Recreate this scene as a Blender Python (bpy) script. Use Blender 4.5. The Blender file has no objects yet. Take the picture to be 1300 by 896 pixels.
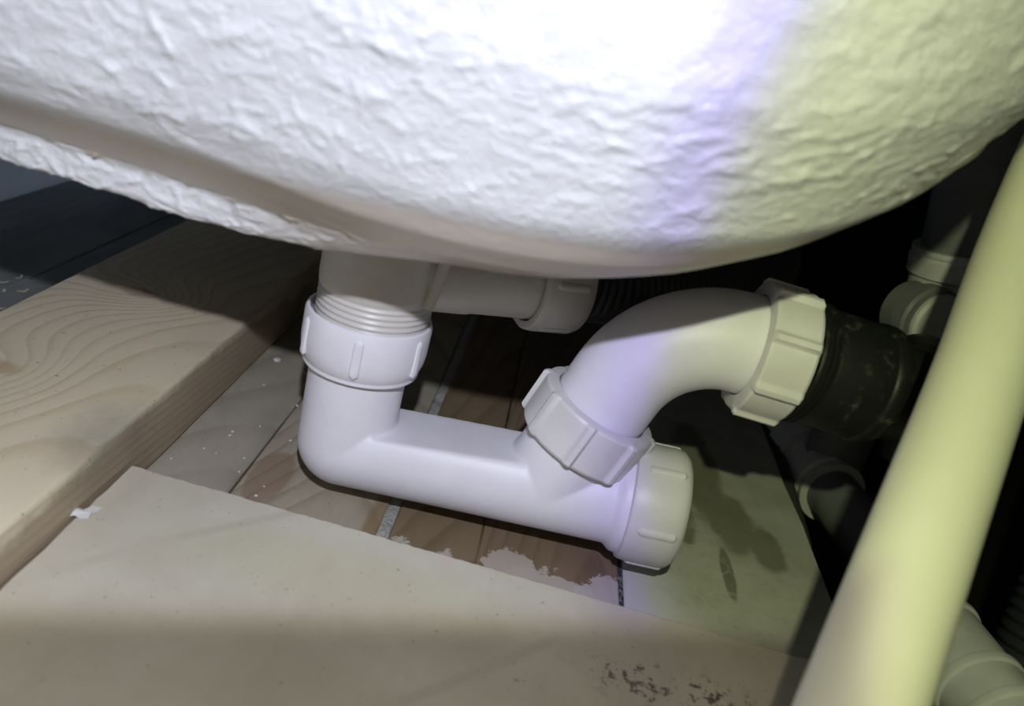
import bpy, bmesh, math, random
import numpy as np
from mathutils import Vector, Matrix, Quaternion

random.seed(4)
rng = np.random.default_rng(7)
scene = bpy.context.scene
COL = scene.collection

# ------------------------------------------------------------------ camera
cam_d = bpy.data.cameras.new('camera')
cam = bpy.data.objects.new('camera', cam_d)
COL.objects.link(cam)
cam_d.sensor_fit = 'HORIZONTAL'
cam_d.sensor_width = 36.0
cam_d.lens = 1100 / 1300 * 36.0
cam_d.clip_start = 0.005
cam_d.clip_end = 20
PITCH = math.atan(436 / 1100)
ROLL = math.radians(14.5)
cam.matrix_world = (Matrix.Translation((0, 0, 0.222)) @ Matrix.Rotation(math.pi / 2 - PITCH, 4, 'X')
                    @ Matrix.Rotation(ROLL, 4, 'Z'))
cam_d.dof.use_dof = True
cam_d.dof.focus_distance = 0.40
cam_d.dof.aperture_fstop = 9.0
scene.camera = cam

# ------------------------------------------------------------------ world and exposure
world = bpy.data.worlds.new('world')
scene.world = world
world.use_nodes = True
world.node_tree.nodes['Background'].inputs['Color'].default_value = (0.60, 0.62, 0.66, 1)
world.node_tree.nodes['Background'].inputs['Strength'].default_value = 0.016
vs = scene.view_settings
vs.view_transform = 'Standard'
vs.look = 'None'
vs.gamma = 1
vs.use_curve_mapping = False
vs.exposure = 0.0


def aim(o, loc, target):
    o.location = loc
    o.rotation_euler = (Vector(target) - Vector(loc)).to_track_quat('-Z', 'Y').to_euler()


# torch: one lamp whose lens throws a white core, a violet rim and a yellow outer ring
TORCH = (0.0, -0.045, 0.335)
ld = bpy.data.lights.new('torch', 'SPOT')
lo = bpy.data.objects.new('torch', ld)
COL.objects.link(lo)
aim(lo, TORCH, (-0.03, 0.32, 0.10))
ld.energy = 6.0
ld.spot_size = math.radians(150)
ld.spot_blend = 0.3
ld.shadow_soft_size = 0.0045
ld.use_nodes = True
nt = ld.node_tree
em = nt.nodes['Emission']
tc = nt.nodes.new('ShaderNodeTexCoord')
sx = nt.nodes.new('ShaderNodeSeparateXYZ')
nt.links.new(tc.outputs['Normal'], sx.inputs[0])


def lm(op, a, b=None, c=None):
    n = nt.nodes.new('ShaderNodeMath')
    n.operation = op
    for i, v in enumerate((a, b, c)):
        if v is None:
            continue
        if isinstance(v, (int, float)):
            n.inputs[i].default_value = v
        else:
            nt.links.new(v, n.inputs[i])
    return n.outputs[0]


az = lm('ABSOLUTE', sx.outputs[2])
uu = lm('DIVIDE', sx.outputs[0], az)
vv = lm('DIVIDE', sx.outputs[1], az)
uc = lm('SUBTRACT', uu, lm('MULTIPLY', lm('MULTIPLY', vv, vv), 0.9))
cr = nt.nodes.new('ShaderNodeValToRGB')
nt.links.new(lm('ADD', uc, 0.5), cr.inputs[0])
ce = cr.color_ramp
stops = [(0.0, (0.86, 0.885, 1.0)), (0.62, (0.86, 0.88, 1.0)), (0.672, (0.66, 0.62, 1.0)), (0.690, (0.64, 0.60, 0.96)),
         (0.715, (0.60, 0.62, 0.52)), (0.76, (0.64, 0.68, 0.40)), (1.0, (0.60, 0.65, 0.35))]
while len(ce.elements) < len(stops):
    ce.elements.new(0.5)
for e, (p, c) in zip(ce.elements, stops):
    e.position = p
    e.color = (*c, 1)
mr = nt.nodes.new('ShaderNodeMapRange')
mr.interpolation_type = 'SMOOTHSTEP'
nt.links.new(lm('SUBTRACT', vv, lm('MULTIPLY', uu, 0.20)), mr.inputs[0])
mr.inputs[1].default_value = -0.292
mr.inputs[2].default_value = -0.250
mr.inputs[3].default_value = 0.25
mr.inputs[4].default_value = 1.0
side = nt.nodes.new('ShaderNodeMapRange')
side.interpolation_type = 'SMOOTHSTEP'
nt.links.new(uu, side.inputs[0])
side.inputs[1].default_value = 0.35
side.inputs[2].default_value = 0.43
strength = lm('MAXIMUM', mr.outputs[0], side.outputs[0])
wm = nt.nodes.new('ShaderNodeMix')
wm.data_type = 'RGBA'
nt.links.new(strength, wm.inputs[0])
wm.inputs[6].default_value = (1.0, 0.87, 0.64, 1)
nt.links.new(cr.outputs[0], wm.inputs[7])
nt.links.new(wm.outputs[2], em.inputs['Color'])
nt.links.new(strength, em.inputs['Strength'])

# added weak warm fill behind the camera, standing in for ambient light
ad = bpy.data.lights.new('ambient_fill', 'AREA')
ao = bpy.data.objects.new('ambient_fill', ad)
COL.objects.link(ao)
ad.shape = 'RECTANGLE'
ad.size = 0.9
ad.size_y = 0.6
ad.energy = 0.4
ad.color = (1.0, 0.93, 0.82)
aim(ao, (-0.2, -1.1, 0.75), (0, 0.4, 0.1))


# added cool spot that only brightens the left wall, no source there
dd_ = bpy.data.lights.new('wall_fill', 'SPOT')
do_ = bpy.data.objects.new('wall_fill', dd_)
COL.objects.link(do_)
dd_.energy = 4.0
dd_.color = (0.75, 0.85, 1.0)
dd_.spot_size = math.radians(34)
dd_.spot_blend = 0.6
dd_.shadow_soft_size = 0.04
aim(do_, (0.15, 1.15, 0.14), (-0.392, 0.62, 0.12))


# ------------------------------------------------------------------ node helpers
class NT:
    def __init__(self, name, rough=0.5, spec=0.5):
        self.m = bpy.data.materials.new(name)
        self.m.use_nodes = True
        self.t = self.m.node_tree
        self.b = self.t.nodes['Principled BSDF']
        self.b.inputs['Roughness'].default_value = rough
        self.b.inputs['Specular IOR Level'].default_value = spec

    def n(self, typ, **kw):
        nd = self.t.nodes.new(typ)
        for k, v in kw.items():
            setattr(nd, k, v)
        return nd

    def lk(self, a, b):
        self.t.links.new(a, b)

    def put(self, sock, v):
        if isinstance(v, (int, float)):
            sock.default_value = v
        elif isinstance(v, (tuple, list)):
            sock.default_value = (*v, 1) if len(v) == 3 and sock.type == 'RGBA' else v
        else:
            self.lk(v, sock)

    def math(self, op, a, b=None, c=None, clamp=False):
        nd = self.n('ShaderNodeMath', operation=op, use_clamp=clamp)
        for i, v in enumerate((a, b, c)):
            if v is not None:
                self.put(nd.inputs[i], v)
        return nd.outputs[0]

    def pos(self):
        return self.n('ShaderNodeNewGeometry').outputs['Position']

    def mapping(self, vec, loc=(0, 0, 0), rot=(0, 0, 0), scale=(1, 1, 1)):
        nd = self.n('ShaderNodeMapping')
        self.lk(vec, nd.inputs[0])
        nd.inputs[1].default_value = loc
        nd.inputs[2].default_value = rot
        nd.inputs[3].default_value = scale
        return nd.outputs[0]

    def noise(self, vec, scale, detail=4, rough=0.5, dist=0.0, color=False):
        nd = self.n('ShaderNodeTexNoise')
        self.lk(vec, nd.inputs['Vector'])
        nd.inputs['Scale'].default_value = scale
        nd.inputs['Detail'].default_value = detail
        nd.inputs['Roughness'].default_value = rough
        nd.inputs['Distortion'].default_value = dist
        return nd.outputs['Color' if color else 'Fac']

    def ramp(self, fac, stops, interp='LINEAR'):
        nd = self.n('ShaderNodeValToRGB')
        self.lk(fac, nd.inputs[0])
        r = nd.color_ramp
        r.interpolation = interp
        while len(r.elements) < len(stops):
            r.elements.new(0.5)
        for e, (p, c) in zip(r.elements, stops):
            e.position = p
            e.color = (*c, 1) if isinstance(c, tuple) else (c, c, c, 1)
        return nd.outputs[0]

    def mix(self, fac, a, b, mode='MIX'):
        nd = self.n('ShaderNodeMix', data_type='RGBA', blend_type=mode)
        self.put(nd.inputs[0], fac)
        self.put(nd.inputs[6], a)
        self.put(nd.inputs[7], b)
        return nd.outputs[2]

    def bump(self, h, strength, dist, prev=None):
        nd = self.n('ShaderNodeBump')
        nd.inputs['Strength'].default_value = strength
        nd.inputs['Distance'].default_value = dist
        self.lk(h, nd.inputs['Height'])
        if prev is not None:
            self.lk(prev, nd.inputs['Normal'])
        return nd.outputs[0]

    def blob(self, vec, c, r, warp=0.25, scale=60):
        """soft distance to an ellipse centred at c with half axes r, edges roughened"""
        sub = self.n('ShaderNodeVectorMath', operation='SUBTRACT')
        self.lk(vec, sub.inputs[0])
        sub.inputs[1].default_value = c
        div = self.n('ShaderNodeVectorMath', operation='DIVIDE')
        self.lk(sub.outputs[0], div.inputs[0])
        div.inputs[1].default_value = r
        ln = self.n('ShaderNodeVectorMath', operation='LENGTH')
        self.lk(div.outputs[0], ln.inputs[0])
        nz = self.noise(vec, scale, 7, 0.72)
        return self.math('ADD', ln.outputs['Value'], self.math('MULTIPLY', self.math('SUBTRACT', nz, 0.5), warp * 2))

    def inside(self, d, e0, e1):
        nd = self.n('ShaderNodeMapRange', interpolation_type='SMOOTHSTEP')
        self.lk(d, nd.inputs[0])
        nd.inputs[1].default_value = e0
        nd.inputs[2].default_value = e1
        nd.inputs[3].default_value = 1
        nd.inputs[4].default_value = 0
        return nd.outputs[0]


def plastic(name, col, rough=0.32, bump=0.15, dirt=0.06, spec=0.5, coat=0):
    k = NT(name, rough, spec)
    p = k.pos()
    n1 = k.noise(p, 45, 5, 0.6)
    dark = tuple(c * (1 - dirt) for c in col)
    k.put(k.b.inputs['Base Color'], k.mix(k.ramp(n1, [(0.35, 0.0), (0.65, 1.0)]), dark, col))
    n2 = k.noise(p, 900, 2)
    k.lk(k.bump(n2, bump, 0.0002), k.b.inputs['Normal'])
    k.put(k.b.inputs['Roughness'], k.math('ADD', k.math('MULTIPLY', n1, 0.15), rough - 0.07))
    if coat:
        k.b.inputs['Coat Weight'].default_value = coat
    return k.m


def wood(name, light, dark, centre=(0, 0, 0), tilt=(0.0, 0.0), freq=260, dist=1.2, rough=0.62, knots=(), stains_and_shade=(),
         dirt=0.25, seed=0.0, speck=True):
    k = NT(name, rough, 0.3)
    p = k.pos()
    q = k.mapping(p, loc=(-centre[0] + 0, -centre[1], -centre[2]))
    # slow wander of the growth rings along the length
    wn = k.noise(k.mapping(p, loc=(seed, seed, 0), scale=(9, 3.0, 9)), 1.0, 2, 0.4, color=True)
    off = k.n('ShaderNodeVectorMath', operation='SUBTRACT')
    k.lk(wn, off.inputs[0])
    off.inputs[1].default_value = (0.5, 0.5, 0.5)
    sc = k.n('ShaderNodeVectorMath', operation='SCALE')
    k.lk(off.outputs[0], sc.inputs[0])
    sc.inputs['Scale'].default_value = 0.020 * dist
    add = k.n('ShaderNodeVectorMath', operation='ADD')
    k.lk(q, add.inputs[0])
    k.lk(sc.outputs[0], add.inputs[1])
    r = k.mapping(add.outputs[0], rot=(tilt[0], 0, tilt[1]))
    s = k.n('ShaderNodeSeparateXYZ')
    k.lk(r, s.inputs[0])
    rad = k.math('SQRT', k.math('ADD', k.math('MULTIPLY', s.outputs[0], s.outputs[0]),
                                k.math('MULTIPLY', s.outputs[2], s.outputs[2])))
    ph = k.math('MULTIPLY', rad, freq)
    for (kc, kr, ka) in knots:
        d = k.blob(p, kc, kr, 0.06, 40)
        g = k.math('EXPONENT', k.math('MULTIPLY', k.math('MULTIPLY', d, d), -1.0))
        ph = k.math('ADD', ph, k.math('MULTIPLY', g, ka))
    fr = k.math('FRACT', ph)
    fine = k.noise(k.mapping(p, scale=(1, 0.05, 1)), 1400, 3, 0.6)
    ring = k.ramp(fr, [(0.0, 0.15), (0.55, 0.32), (0.86, 1.0), (0.93, 0.9), (1.0, 0.12)])
    rvar = k.noise(k.mapping(p, scale=(1, 0.25, 1), loc=(seed, 2, 3)), 40, 3)
    f = k.math('MULTIPLY', ring, k.math('ADD', k.math('MULTIPLY', rvar, 0.9), 0.15))
    f = k.math('ADD', f, k.math('MULTIPLY', k.math('SUBTRACT', fine, 0.5), 0.45), clamp=True)
    col = k.mix(f, light, dark)
    big = k.noise(k.mapping(p, scale=(1, 0.4, 1), loc=(seed * 2, 0, 0)), 22, 4, 0.6)
    col = k.mix(k.ramp(big, [(0.42, 0.0), (0.72, dirt)]), col, tuple(c * 0.55 for c in dark))
    for (c, rr, sc_, amt, soft, warp) in stains_and_shade:
        d = k.blob(p, c, rr, warp, 70)
        m = k.inside(d, 1 - soft, 1 + soft)
        col = k.mix(k.math('MULTIPLY', m, amt), col, sc_)
    if speck:
        sp = k.noise(p, 420, 2, 0.6)
        col = k.mix(k.ramp(sp, [(0.70, 0.0), (0.76, 0.5)]), col, (0.62, 0.60, 0.56))
        sp2 = k.noise(k.mapping(p, loc=(5, 1, 2)), 330, 2, 0.6)
        col = k.mix(k.ramp(sp2, [(0.70, 0.0), (0.76, 0.55)]), col, (0.10, 0.08, 0.06))
    k.put(k.b.inputs['Base Color'], col)
    k.lk(k.bump(f, 0.35, 0.0006, k.bump(big, 0.2, 0.002)), k.b.inputs['Normal'])
    return k.m


# ------------------------------------------------------------------ object helpers
def empty(name, loc=(0, 0, 0)):
    o = bpy.data.objects.new(name, None)
    o.empty_display_size = 0.02
    o.location = loc
    COL.objects.link(o)
    return o


def tag(o, label=None, cat=None, group=None, kind=None):
    if label:
        o['label'] = label
    if cat:
        o['category'] = cat
    if group:
        o['group'] = group
    if kind:
        o['kind'] = kind
    return o


def wloc(o):
    v = Vector(o.location)
    while o.parent:
        o = o.parent
        v += Vector(o.location)
    return v


def link(name, me, mat, parent=None, smooth=True, angle=35):
    """mesh is given in world metres; the object gets its origin at its parent's (or own) base"""
    if parent is not None:
        d = wloc(parent)
        me.transform(Matrix.Translation(-d))
    o = bpy.data.objects.new(name, me)
    if parent is None:
        xs = [v.co for v in me.vertices]
        c = Vector((sum(v.x for v in xs) / len(xs), sum(v.y for v in xs) / len(xs), min(v.z for v in xs)))
        me.transform(Matrix.Translation(-c))
        o.location = c
    COL.objects.link(o)
    if mat:
        me.materials.append(mat)
    if parent is not None:
        o.parent = parent
    if smooth:
        me.shade_smooth()
        if angle:
            me.set_sharp_from_angle(angle=math.radians(angle))
    return o


def mesh_of(bm, name='m'):
    bmesh.ops.recalc_face_normals(bm, faces=bm.faces)
    me = bpy.data.meshes.new(name)
    bm.to_mesh(me)
    bm.free()
    return me


def frame(axis, ref=None):
    a = Vector(axis).normalized()
    r = Vector(ref) if ref else (Vector((0, 0, 1)) if abs(a.z) < 0.9 else Vector((0, -1, 0)))
    x = (r - a * r.dot(a)).normalized()
    return a, x, a.cross(x)


def add_rings(bm, rings, close=True, caps=True):
    """rings: list of lists of points; skin them"""
    vr = [[bm.verts.new(p) for p in ring] for ring in rings]
    n = len(vr[0])
    for a, b in zip(vr, vr[1:]):
        for i in range(n if close else n - 1):
            bm.faces.new((a[i], a[(i + 1) % n], b[(i + 1) % n], b[i]))
    if caps:
        bm.faces.new(vr[0][::-1])
        bm.faces.new(vr[-1])
    return vr


def lathe(bm, p0, axis, prof, seg=72, rfun=None, caps=True, ref=None):
    """prof: (radius, distance along axis)"""
    a, x, y = frame(axis, ref)
    p0 = Vector(p0)
    rings = []
    for (r, h) in prof:
        ring = []
        for i in range(seg):
            t = 2 * math.pi * i / seg
            rr = rfun(t, r, h) if rfun else r
            ring.append(p0 + a * h + (x * math.cos(t) + y * math.sin(t)) * rr)
        rings.append(ring)
    add_rings(bm, rings, caps=caps)


def catmull(pts, n=12):
    P = [Vector(p) for p in pts]
    P = [P[0] * 2 - P[1]] + P + [P[-1] * 2 - P[-2]]
    out = []
    for i in range(1, len(P) - 2):
        for k in range(n):
            t = k / n
            out.append(0.5 * ((2 * P[i]) + (P[i + 1] - P[i - 1]) * t + (2 * P[i - 1] - 5 * P[i] + 4 * P[i + 1] - P[i + 2]) * t * t
                              + (3 * P[i] - P[i - 1] - 3 * P[i + 1] + P[i + 2]) * t ** 3))
    out.append(P[-2])
    return out


def sweep(bm, path, rad, seg=48, caps=True):
    path = [Vector(p) for p in path]
    T = []
    for i in range(len(path)):
        T.append((path[min(i + 1, len(path) - 1)] - path[max(i - 1, 0)]).normalized())
    a, x, y = frame(T[0])
    rings = []
    prev = T[0]
    for i, p in enumerate(path):
        q = prev.rotation_difference(T[i])
        x = q @ x
        prev = T[i]
        yy = T[i].cross(x)
        r = rad(i / (len(path) - 1)) if callable(rad) else rad
        rings.append([p + (x * math.cos(2 * math.pi * k / seg) + yy * math.sin(2 * math.pi * k / seg)) * r for k in range(seg)])
    add_rings(bm, rings, caps=caps)


def box(bm, x0, x1, y0, y1, z0, z1, bev=0.0008, seg=2):
    r = bmesh.ops.create_cube(bm, size=1)
    vs_ = r['verts']
    for v in vs_:
        v.co = Vector((x0 + (v.co.x + .5) * (x1 - x0), y0 + (v.co.y + .5) * (y1 - y0), z0 + (v.co.z + .5) * (z1 - z0)))
    if bev:
        es = list({e for v in vs_ for e in v.link_edges})
        bmesh.ops.bevel(bm, geom=es, offset=bev, segments=seg, affect='EDGES', profile=0.6)


def boxobj(name, dims, mat, parent=None, bev=0.0008):
    bm = bmesh.new()
    box(bm, *dims, bev=bev)
    return link(name, mesh_of(bm, name), mat, parent)


# ------------------------------------------------------------------ materials
M_white = plastic('white_plastic', (0.84, 0.83, 0.90), 0.42, spec=0.4)
M_white2 = plastic('off_white_plastic', (0.76, 0.75, 0.76), 0.42, dirt=0.10)
M_waste = plastic('aged_white_plastic', (0.66, 0.64, 0.61), 0.36, dirt=0.10)
M_grey = plastic('grey_pipe_plastic', (0.60, 0.60, 0.58), 0.42, dirt=0.14)
M_grey_shade = plastic('shaded_grey_plastic', (0.19, 0.20, 0.20), 0.5, dirt=0.25)  # grey pipe plastic darkened, cast shadow painted into the colour
M_cream = plastic('cream_pipe', (0.80, 0.80, 0.62), 0.36, dirt=0.03)
M_hose = plastic('black_hose_plastic', (0.030, 0.036, 0.042), 0.45)
M_seal = plastic('rubber_seal', (0.05, 0.05, 0.05), 0.7)

k = NT('black_pipe_plastic', 0.38, 0.3)
p = k.pos()
d1 = k.noise(p, 160, 6, 0.7)
d2 = k.noise(k.mapping(p, loc=(3, 3, 3)), 55, 4, 0.6)
dm = k.math('MULTIPLY', k.ramp(d1, [(0.55, 0.0), (0.70, 1.0)]), k.ramp(d2, [(0.45, 0.0), (0.65, 1.0)]))
k.put(k.b.inputs['Base Color'], k.mix(dm, (0.010, 0.011, 0.011), (0.10, 0.10, 0.08)))
k.put(k.b.inputs['Roughness'], k.math('ADD', k.math('MULTIPLY', d1, 0.5), 0.22))
k.lk(k.bump(d1, 0.25, 0.0006), k.b.inputs['Normal'])
M_black = k.m

k = NT('bath_fibreglass', 0.36, 0.5)
p = k.pos()
at = k.n('ShaderNodeAttribute', attribute_name='band_shade')
n1 = k.noise(p, 30, 4, 0.6)
base = k.mix(k.ramp(n1, [(0.35, 0.0), (0.7, 1.0)]), (0.68, 0.69, 0.71), (0.76, 0.77, 0.79))
base = k.mix(at.outputs['Fac'], base, (0.60, 0.54, 0.48))  # beige mixed in as the lower band's painted shade
k.put(k.b.inputs['Base Color'], base)
n2 = k.noise(k.mapping(p, scale=(1, 1, 1.6)), 260, 4, 0.55, 1.5)
n3 = k.noise(p, 700, 3, 0.6)
sm = k.math('MULTIPLY', k.math('SUBTRACT', 1.0, k.math('MULTIPLY', at.outputs['Fac'], 0.8)), n2)
k.lk(k.bump(sm, 0.6, 0.0012, k.bump(n3, 0.12, 0.0005)), k.b.inputs['Normal'])
k.b.inputs['Coat Weight'].default_value = 0.15
k.b.inputs['Coat Roughness'].default_value = 0.25
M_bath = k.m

k = NT('wall_paint_blue_grey', 0.7, 0.3)
p = k.pos()
n1 = k.noise(p, 60, 5, 0.6)
k.put(k.b.inputs['Base Color'], k.mix(n1, (0.40, 0.44, 0.52), (0.50, 0.55, 0.62)))
k.lk(k.bump(n1, 0.3, 0.001), k.b.inputs['Normal'])
M_wall = k.m

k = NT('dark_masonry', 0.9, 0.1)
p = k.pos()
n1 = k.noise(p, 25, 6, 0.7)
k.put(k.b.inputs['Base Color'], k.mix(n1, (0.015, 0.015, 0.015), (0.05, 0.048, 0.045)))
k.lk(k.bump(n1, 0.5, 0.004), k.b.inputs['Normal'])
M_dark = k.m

k = NT('mortar', 0.9, 0.1)
p = k.pos()
n1 = k.noise(p, 500, 4, 0.7)
n2 = k.noise(p, 120, 3, 0.7)
k.put(k.b.inputs['Base Color'], k.mix(k.ramp(n1, [(0.25, 0.0), (0.50, 1.0)]), (0.22, 0.22, 0.21), (0.52, 0.52, 0.49)))
k.lk(k.bump(n1, 0.9, 0.002), k.b.inputs['Normal'])
M_mortar = k.m

k = NT('gritty_filler', 0.9, 0.1)
p = k.pos()
n1 = k.noise(p, 420, 3, 0.7)
k.put(k.b.inputs['Base Color'], k.mix(k.ramp(n1, [(0.48, 0.0), (0.66, 1.0)]), (0.05, 0.055, 0.055), (0.36, 0.36, 0.35)))
k.lk(k.bump(n1, 0.9, 0.002), k.b.inputs['Normal'])
M_grit = k.m

k = NT('plaster_crumb', 0.8, 0.2)
p = k.pos()
n1 = k.noise(p, 700, 3, 0.7)
k.put(k.b.inputs['Base Color'], k.mix(n1, (0.55, 0.56, 0.58), (0.80, 0.80, 0.80)))
M_crumb = k.m

k = NT('peeled_paper', 0.8, 0.2)
p = k.pos()
n1 = k.noise(p, 200, 3, 0.7)
k.put(k.b.inputs['Base Color'], k.mix(n1, (0.66, 0.66, 0.64), (0.84, 0.84, 0.83)))
M_paper = k.m

k = NT('wood_shaving', 0.8, 0.2)
p = k.pos()
n1 = k.noise(p, 300, 3, 0.7)
k.put(k.b.inputs['Base Color'], k.mix(n1, (0.55, 0.45, 0.30), (0.80, 0.74, 0.62)))
M_shave = k.m

M_timber = wood('pine_batten', (0.82, 0.74, 0.55), (0.64, 0.51, 0.33), centre=(-0.150, 0.3, -0.050), tilt=(0.07, 0.06),
                freq=230, dist=0.5, rough=0.6, dirt=0.15, seed=1.3,
                knots=(((-0.200, 0.421, 0.035), (0.030, 0.022, 0.05), 5.5), ((-0.202, 0.310, 0.035), (0.022, 0.030, 0.05), 3.5)),
                stains_and_shade=(((-0.200, 0.4215, 0.035), (0.010, 0.006, 0.02), (0.30, 0.20, 0.12), 0.55, 0.35, 0.3),
                        ((-0.205, 0.312, 0.035), (0.009, 0.006, 0.02), (0.40, 0.28, 0.10), 0.5, 0.4, 0.3),
                        ((-0.140, 0.285, 0.028), (0.02, 0.030, 0.010), (0.22, 0.24, 0.20), 0.6, 0.5, 0.4),
                        ((-0.1400, 0.340, 0.014), (0.004, 0.20, 0.018), (0.30, 0.21, 0.14), 0.6, 0.15, 0.4)))  # last entry paints the side face darker, as under grazing light
M_b0 = wood('floorboard_dusty_green_grey', (0.30, 0.32, 0.31), (0.20, 0.21, 0.20), centre=(-0.3, 0, -0.2), seed=2.1, dirt=0.5)
M_b1 = wood('floorboard_dusty_beige', (0.47, 0.44, 0.36), (0.34, 0.30, 0.23), centre=(-0.12, 0, -0.08), tilt=(0.05, 0.02),
            seed=3.7, dirt=0.5,
            stains_and_shade=(((-0.120, 0.34, 0), (0.012, 0.05, 0.02), (0.52, 0.47, 0.41), 0.5, 0.5, 0.5),))
M_b2 = wood('floorboard_pale_grey_wood', (0.50, 0.46, 0.36), (0.33, 0.27, 0.19), centre=(-0.07, 0, -0.05), tilt=(0.09, 0.03),
            freq=300, seed=5.2, dirt=0.5,
            stains_and_shade=(((-0.093, 0.337, 0), (0.009, 0.024, 0.02), (0.30, 0.20, 0.14), 0.65, 0.12, 0.25),
                    ((-0.040, 0.320, 0), (0.004, 0.03, 0.02), (0.26, 0.17, 0.08), 0.7, 0.4, 0.4)))
M_b3 = wood('floorboard_red_brown', (0.27, 0.205, 0.125), (0.17, 0.12, 0.065), centre=(-0.01, 0, -0.06), tilt=(0.06, 0.02),
            freq=280, seed=6.4, dirt=0.35, speck=False,
            stains_and_shade=(((-0.026, 0.300, 0), (0.007, 0.016, 0.02), (0.58, 0.54, 0.48), 0.9, 0.06, 0.9),
                    ((-0.006, 0.296, 0), (0.008, 0.020, 0.02), (0.55, 0.50, 0.44), 0.9, 0.06, 0.9)))
M_b4 = wood('floorboard_brown_with_torn_paint', (0.26, 0.19, 0.12), (0.17, 0.115, 0.07), centre=(0.045, 0, -0.05), tilt=(0.05, 0.04),
            freq=300, seed=8.8, dirt=0.3, speck=False,
            stains_and_shade=(((0.022, 0.3155, 0), (0.012, 0.0135, 0.02), (0.52, 0.46, 0.40), 0.92, 0.04, 0.9),
                    ((0.040, 0.300, 0), (0.022, 0.020, 0.02), (0.52, 0.48, 0.42), 0.92, 0.04, 1.0),
                    ((0.066, 0.300, 0), (0.017, 0.0275, 0.02), (0.56, 0.52, 0.48), 0.92, 0.04, 0.8)))

# painted end board: chalky paint with a wet patch and runs
k = NT('painted_board_with_damp_stain', 0.5, 0.5)
p = k.pos()
n1 = k.noise(p, 30, 5, 0.6)
n2 = k.noise(p, 160, 5, 0.65)
base = k.mix(k.ramp(n1, [(0.35, 0.0), (0.7, 1.0)]), (0.46, 0.47, 0.39), (0.60, 0.60, 0.54))
base = k.mix(k.ramp(n2, [(0.55, 0.0), (0.68, 0.35)]), base, (0.34, 0.33, 0.26))
wet = None
for c, r, w in (((0.121, 0.455, 0), (0.014, 0.062, 0.02), 0.35), ((0.134, 0.402, 0), (0.014, 0.030, 0.02), 0.35),
                ((0.150, 0.385, 0), (0.010, 0.022, 0.02), 0.30), ((0.1255, 0.355, 0), (0.0032, 0.024, 0.02), 0.25),
                ((0.108, 0.40, 0), (0.006, 0.03, 0.02), 0.4)):
    m = k.inside(k.blob(p, c, r, w * 1.5, 38), 0.75, 1.15)
    wet = m if wet is None else k.math('MAXIMUM', wet, m)
base = k.mix(k.math('MULTIPLY', wet, k.math('ADD', k.math('MULTIPLY', n1, 0.7), 0.28)), base, (0.13, 0.12, 0.075))
base = k.mix(k.math('MULTIPLY', k.inside(k.blob(p, (0.078, 0.31, 0), (0.022, 0.055, 0.02), 0.3, 40), 0.5, 1.4), 0.7), base, (0.74, 0.74, 0.72))  # whitish blob paints in the bright violet torch light
# drying tide marks
vor = k.n('ShaderNodeTexVoronoi', feature='DISTANCE_TO_EDGE')
k.lk(k.mapping(p, scale=(1, 0.7, 1)), vor.inputs['Vector'])
vor.inputs['Scale'].default_value = 85
tm = k.math('MULTIPLY', k.ramp(vor.outputs['Distance'], [(0.02, 1.0), (0.07, 0.0)]),
            k.inside(k.blob(p, (0.108, 0.355, 0), (0.022, 0.045, 0.02), 0.6, 50), 0.7, 1.1))
base = k.mix(k.math('MULTIPLY', tm, 0.35), base, (0.62, 0.60, 0.50))
k.put(k.b.inputs['Base Color'], base)
k.put(k.b.inputs['Roughness'], k.math('SUBTRACT', 0.55, k.math('MULTIPLY', wet, 0.25)))
k.lk(k.bump(n2, 0.25, 0.0006), k.b.inputs['Normal'])
M_b5 = k.m

# loose sheet in the foreground
k = NT('hardboard_sheet', 0.55, 0.35)
p = k.pos()
n1 = k.noise(p, 22, 5, 0.55)
n2 = k.noise(k.mapping(p, scale=(1, 1, 1)), 260, 4, 0.7)
n3 = k.noise(k.mapping(p, scale=(1, 0.35, 1), rot=(0, 0, 0.6)), 45, 4, 0.6)
base = k.mix(k.ramp(n1, [(0.35, 0.0), (0.7, 1.0)]), (0.58, 0.54, 0.43), (0.68, 0.65, 0.54))
base = k.mix(k.ramp(n3, [(0.55, 0.0), (0.75, 0.35)]), base, (0.46, 0.40, 0.31))
base = k.mix(k.math('MULTIPLY', k.inside(k.blob(p, (-0.035, 0.262, 0.015), (0.075, 0.022, 0.02), 0.5, 25), 0.3, 1.3), 0.45), base, (0.62, 0.59, 0.38))
sp = k.noise(p, 380, 2, 0.6)
base = k.mix(k.ramp(sp, [(0.69, 0.0), (0.75, 0.6)]), base, (0.26, 0.20, 0.14))
mould = k.math('MULTIPLY', k.inside(k.blob(p, (0.086, 0.248, 0.015), (0.034, 0.012, 0.02), 0.5, 60), 0.6, 1.3),
               k.ramp(k.noise(p, 300, 3, 0.7), [(0.56, 0.0), (0.62, 1.0)]))
base = k.mix(k.math('MULTIPLY', mould, 0.85), base, (0.06, 0.07, 0.05))
scr = k.n('ShaderNodeTexWave', bands_direction='X', wave_profile='SIN')
k.lk(k.mapping(p, rot=(0, 0, 0.75), scale=(1, 1, 1)), scr.inputs['Vector'])
scr.inputs['Scale'].default_value = 3.2
scr.inputs['Distortion'].default_value = 1.2
sm_ = k.math('MULTIPLY', k.ramp(scr.outputs['Fac'], [(0.992, 0.0), (0.999, 1.0)]), k.ramp(n1, [(0.45, 0.0), (0.6, 0.5)]))
base = k.mix(k.math('MULTIPLY', sm_, 0.5), base, (0.38, 0.34, 0.26))
k.put(k.b.inputs['Base Color'], base)
k.lk(k.bump(n2, 0.25, 0.0005, k.bump(n3, 0.3, 0.001)), k.b.inputs['Normal'])
M_panel = k.m
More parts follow.
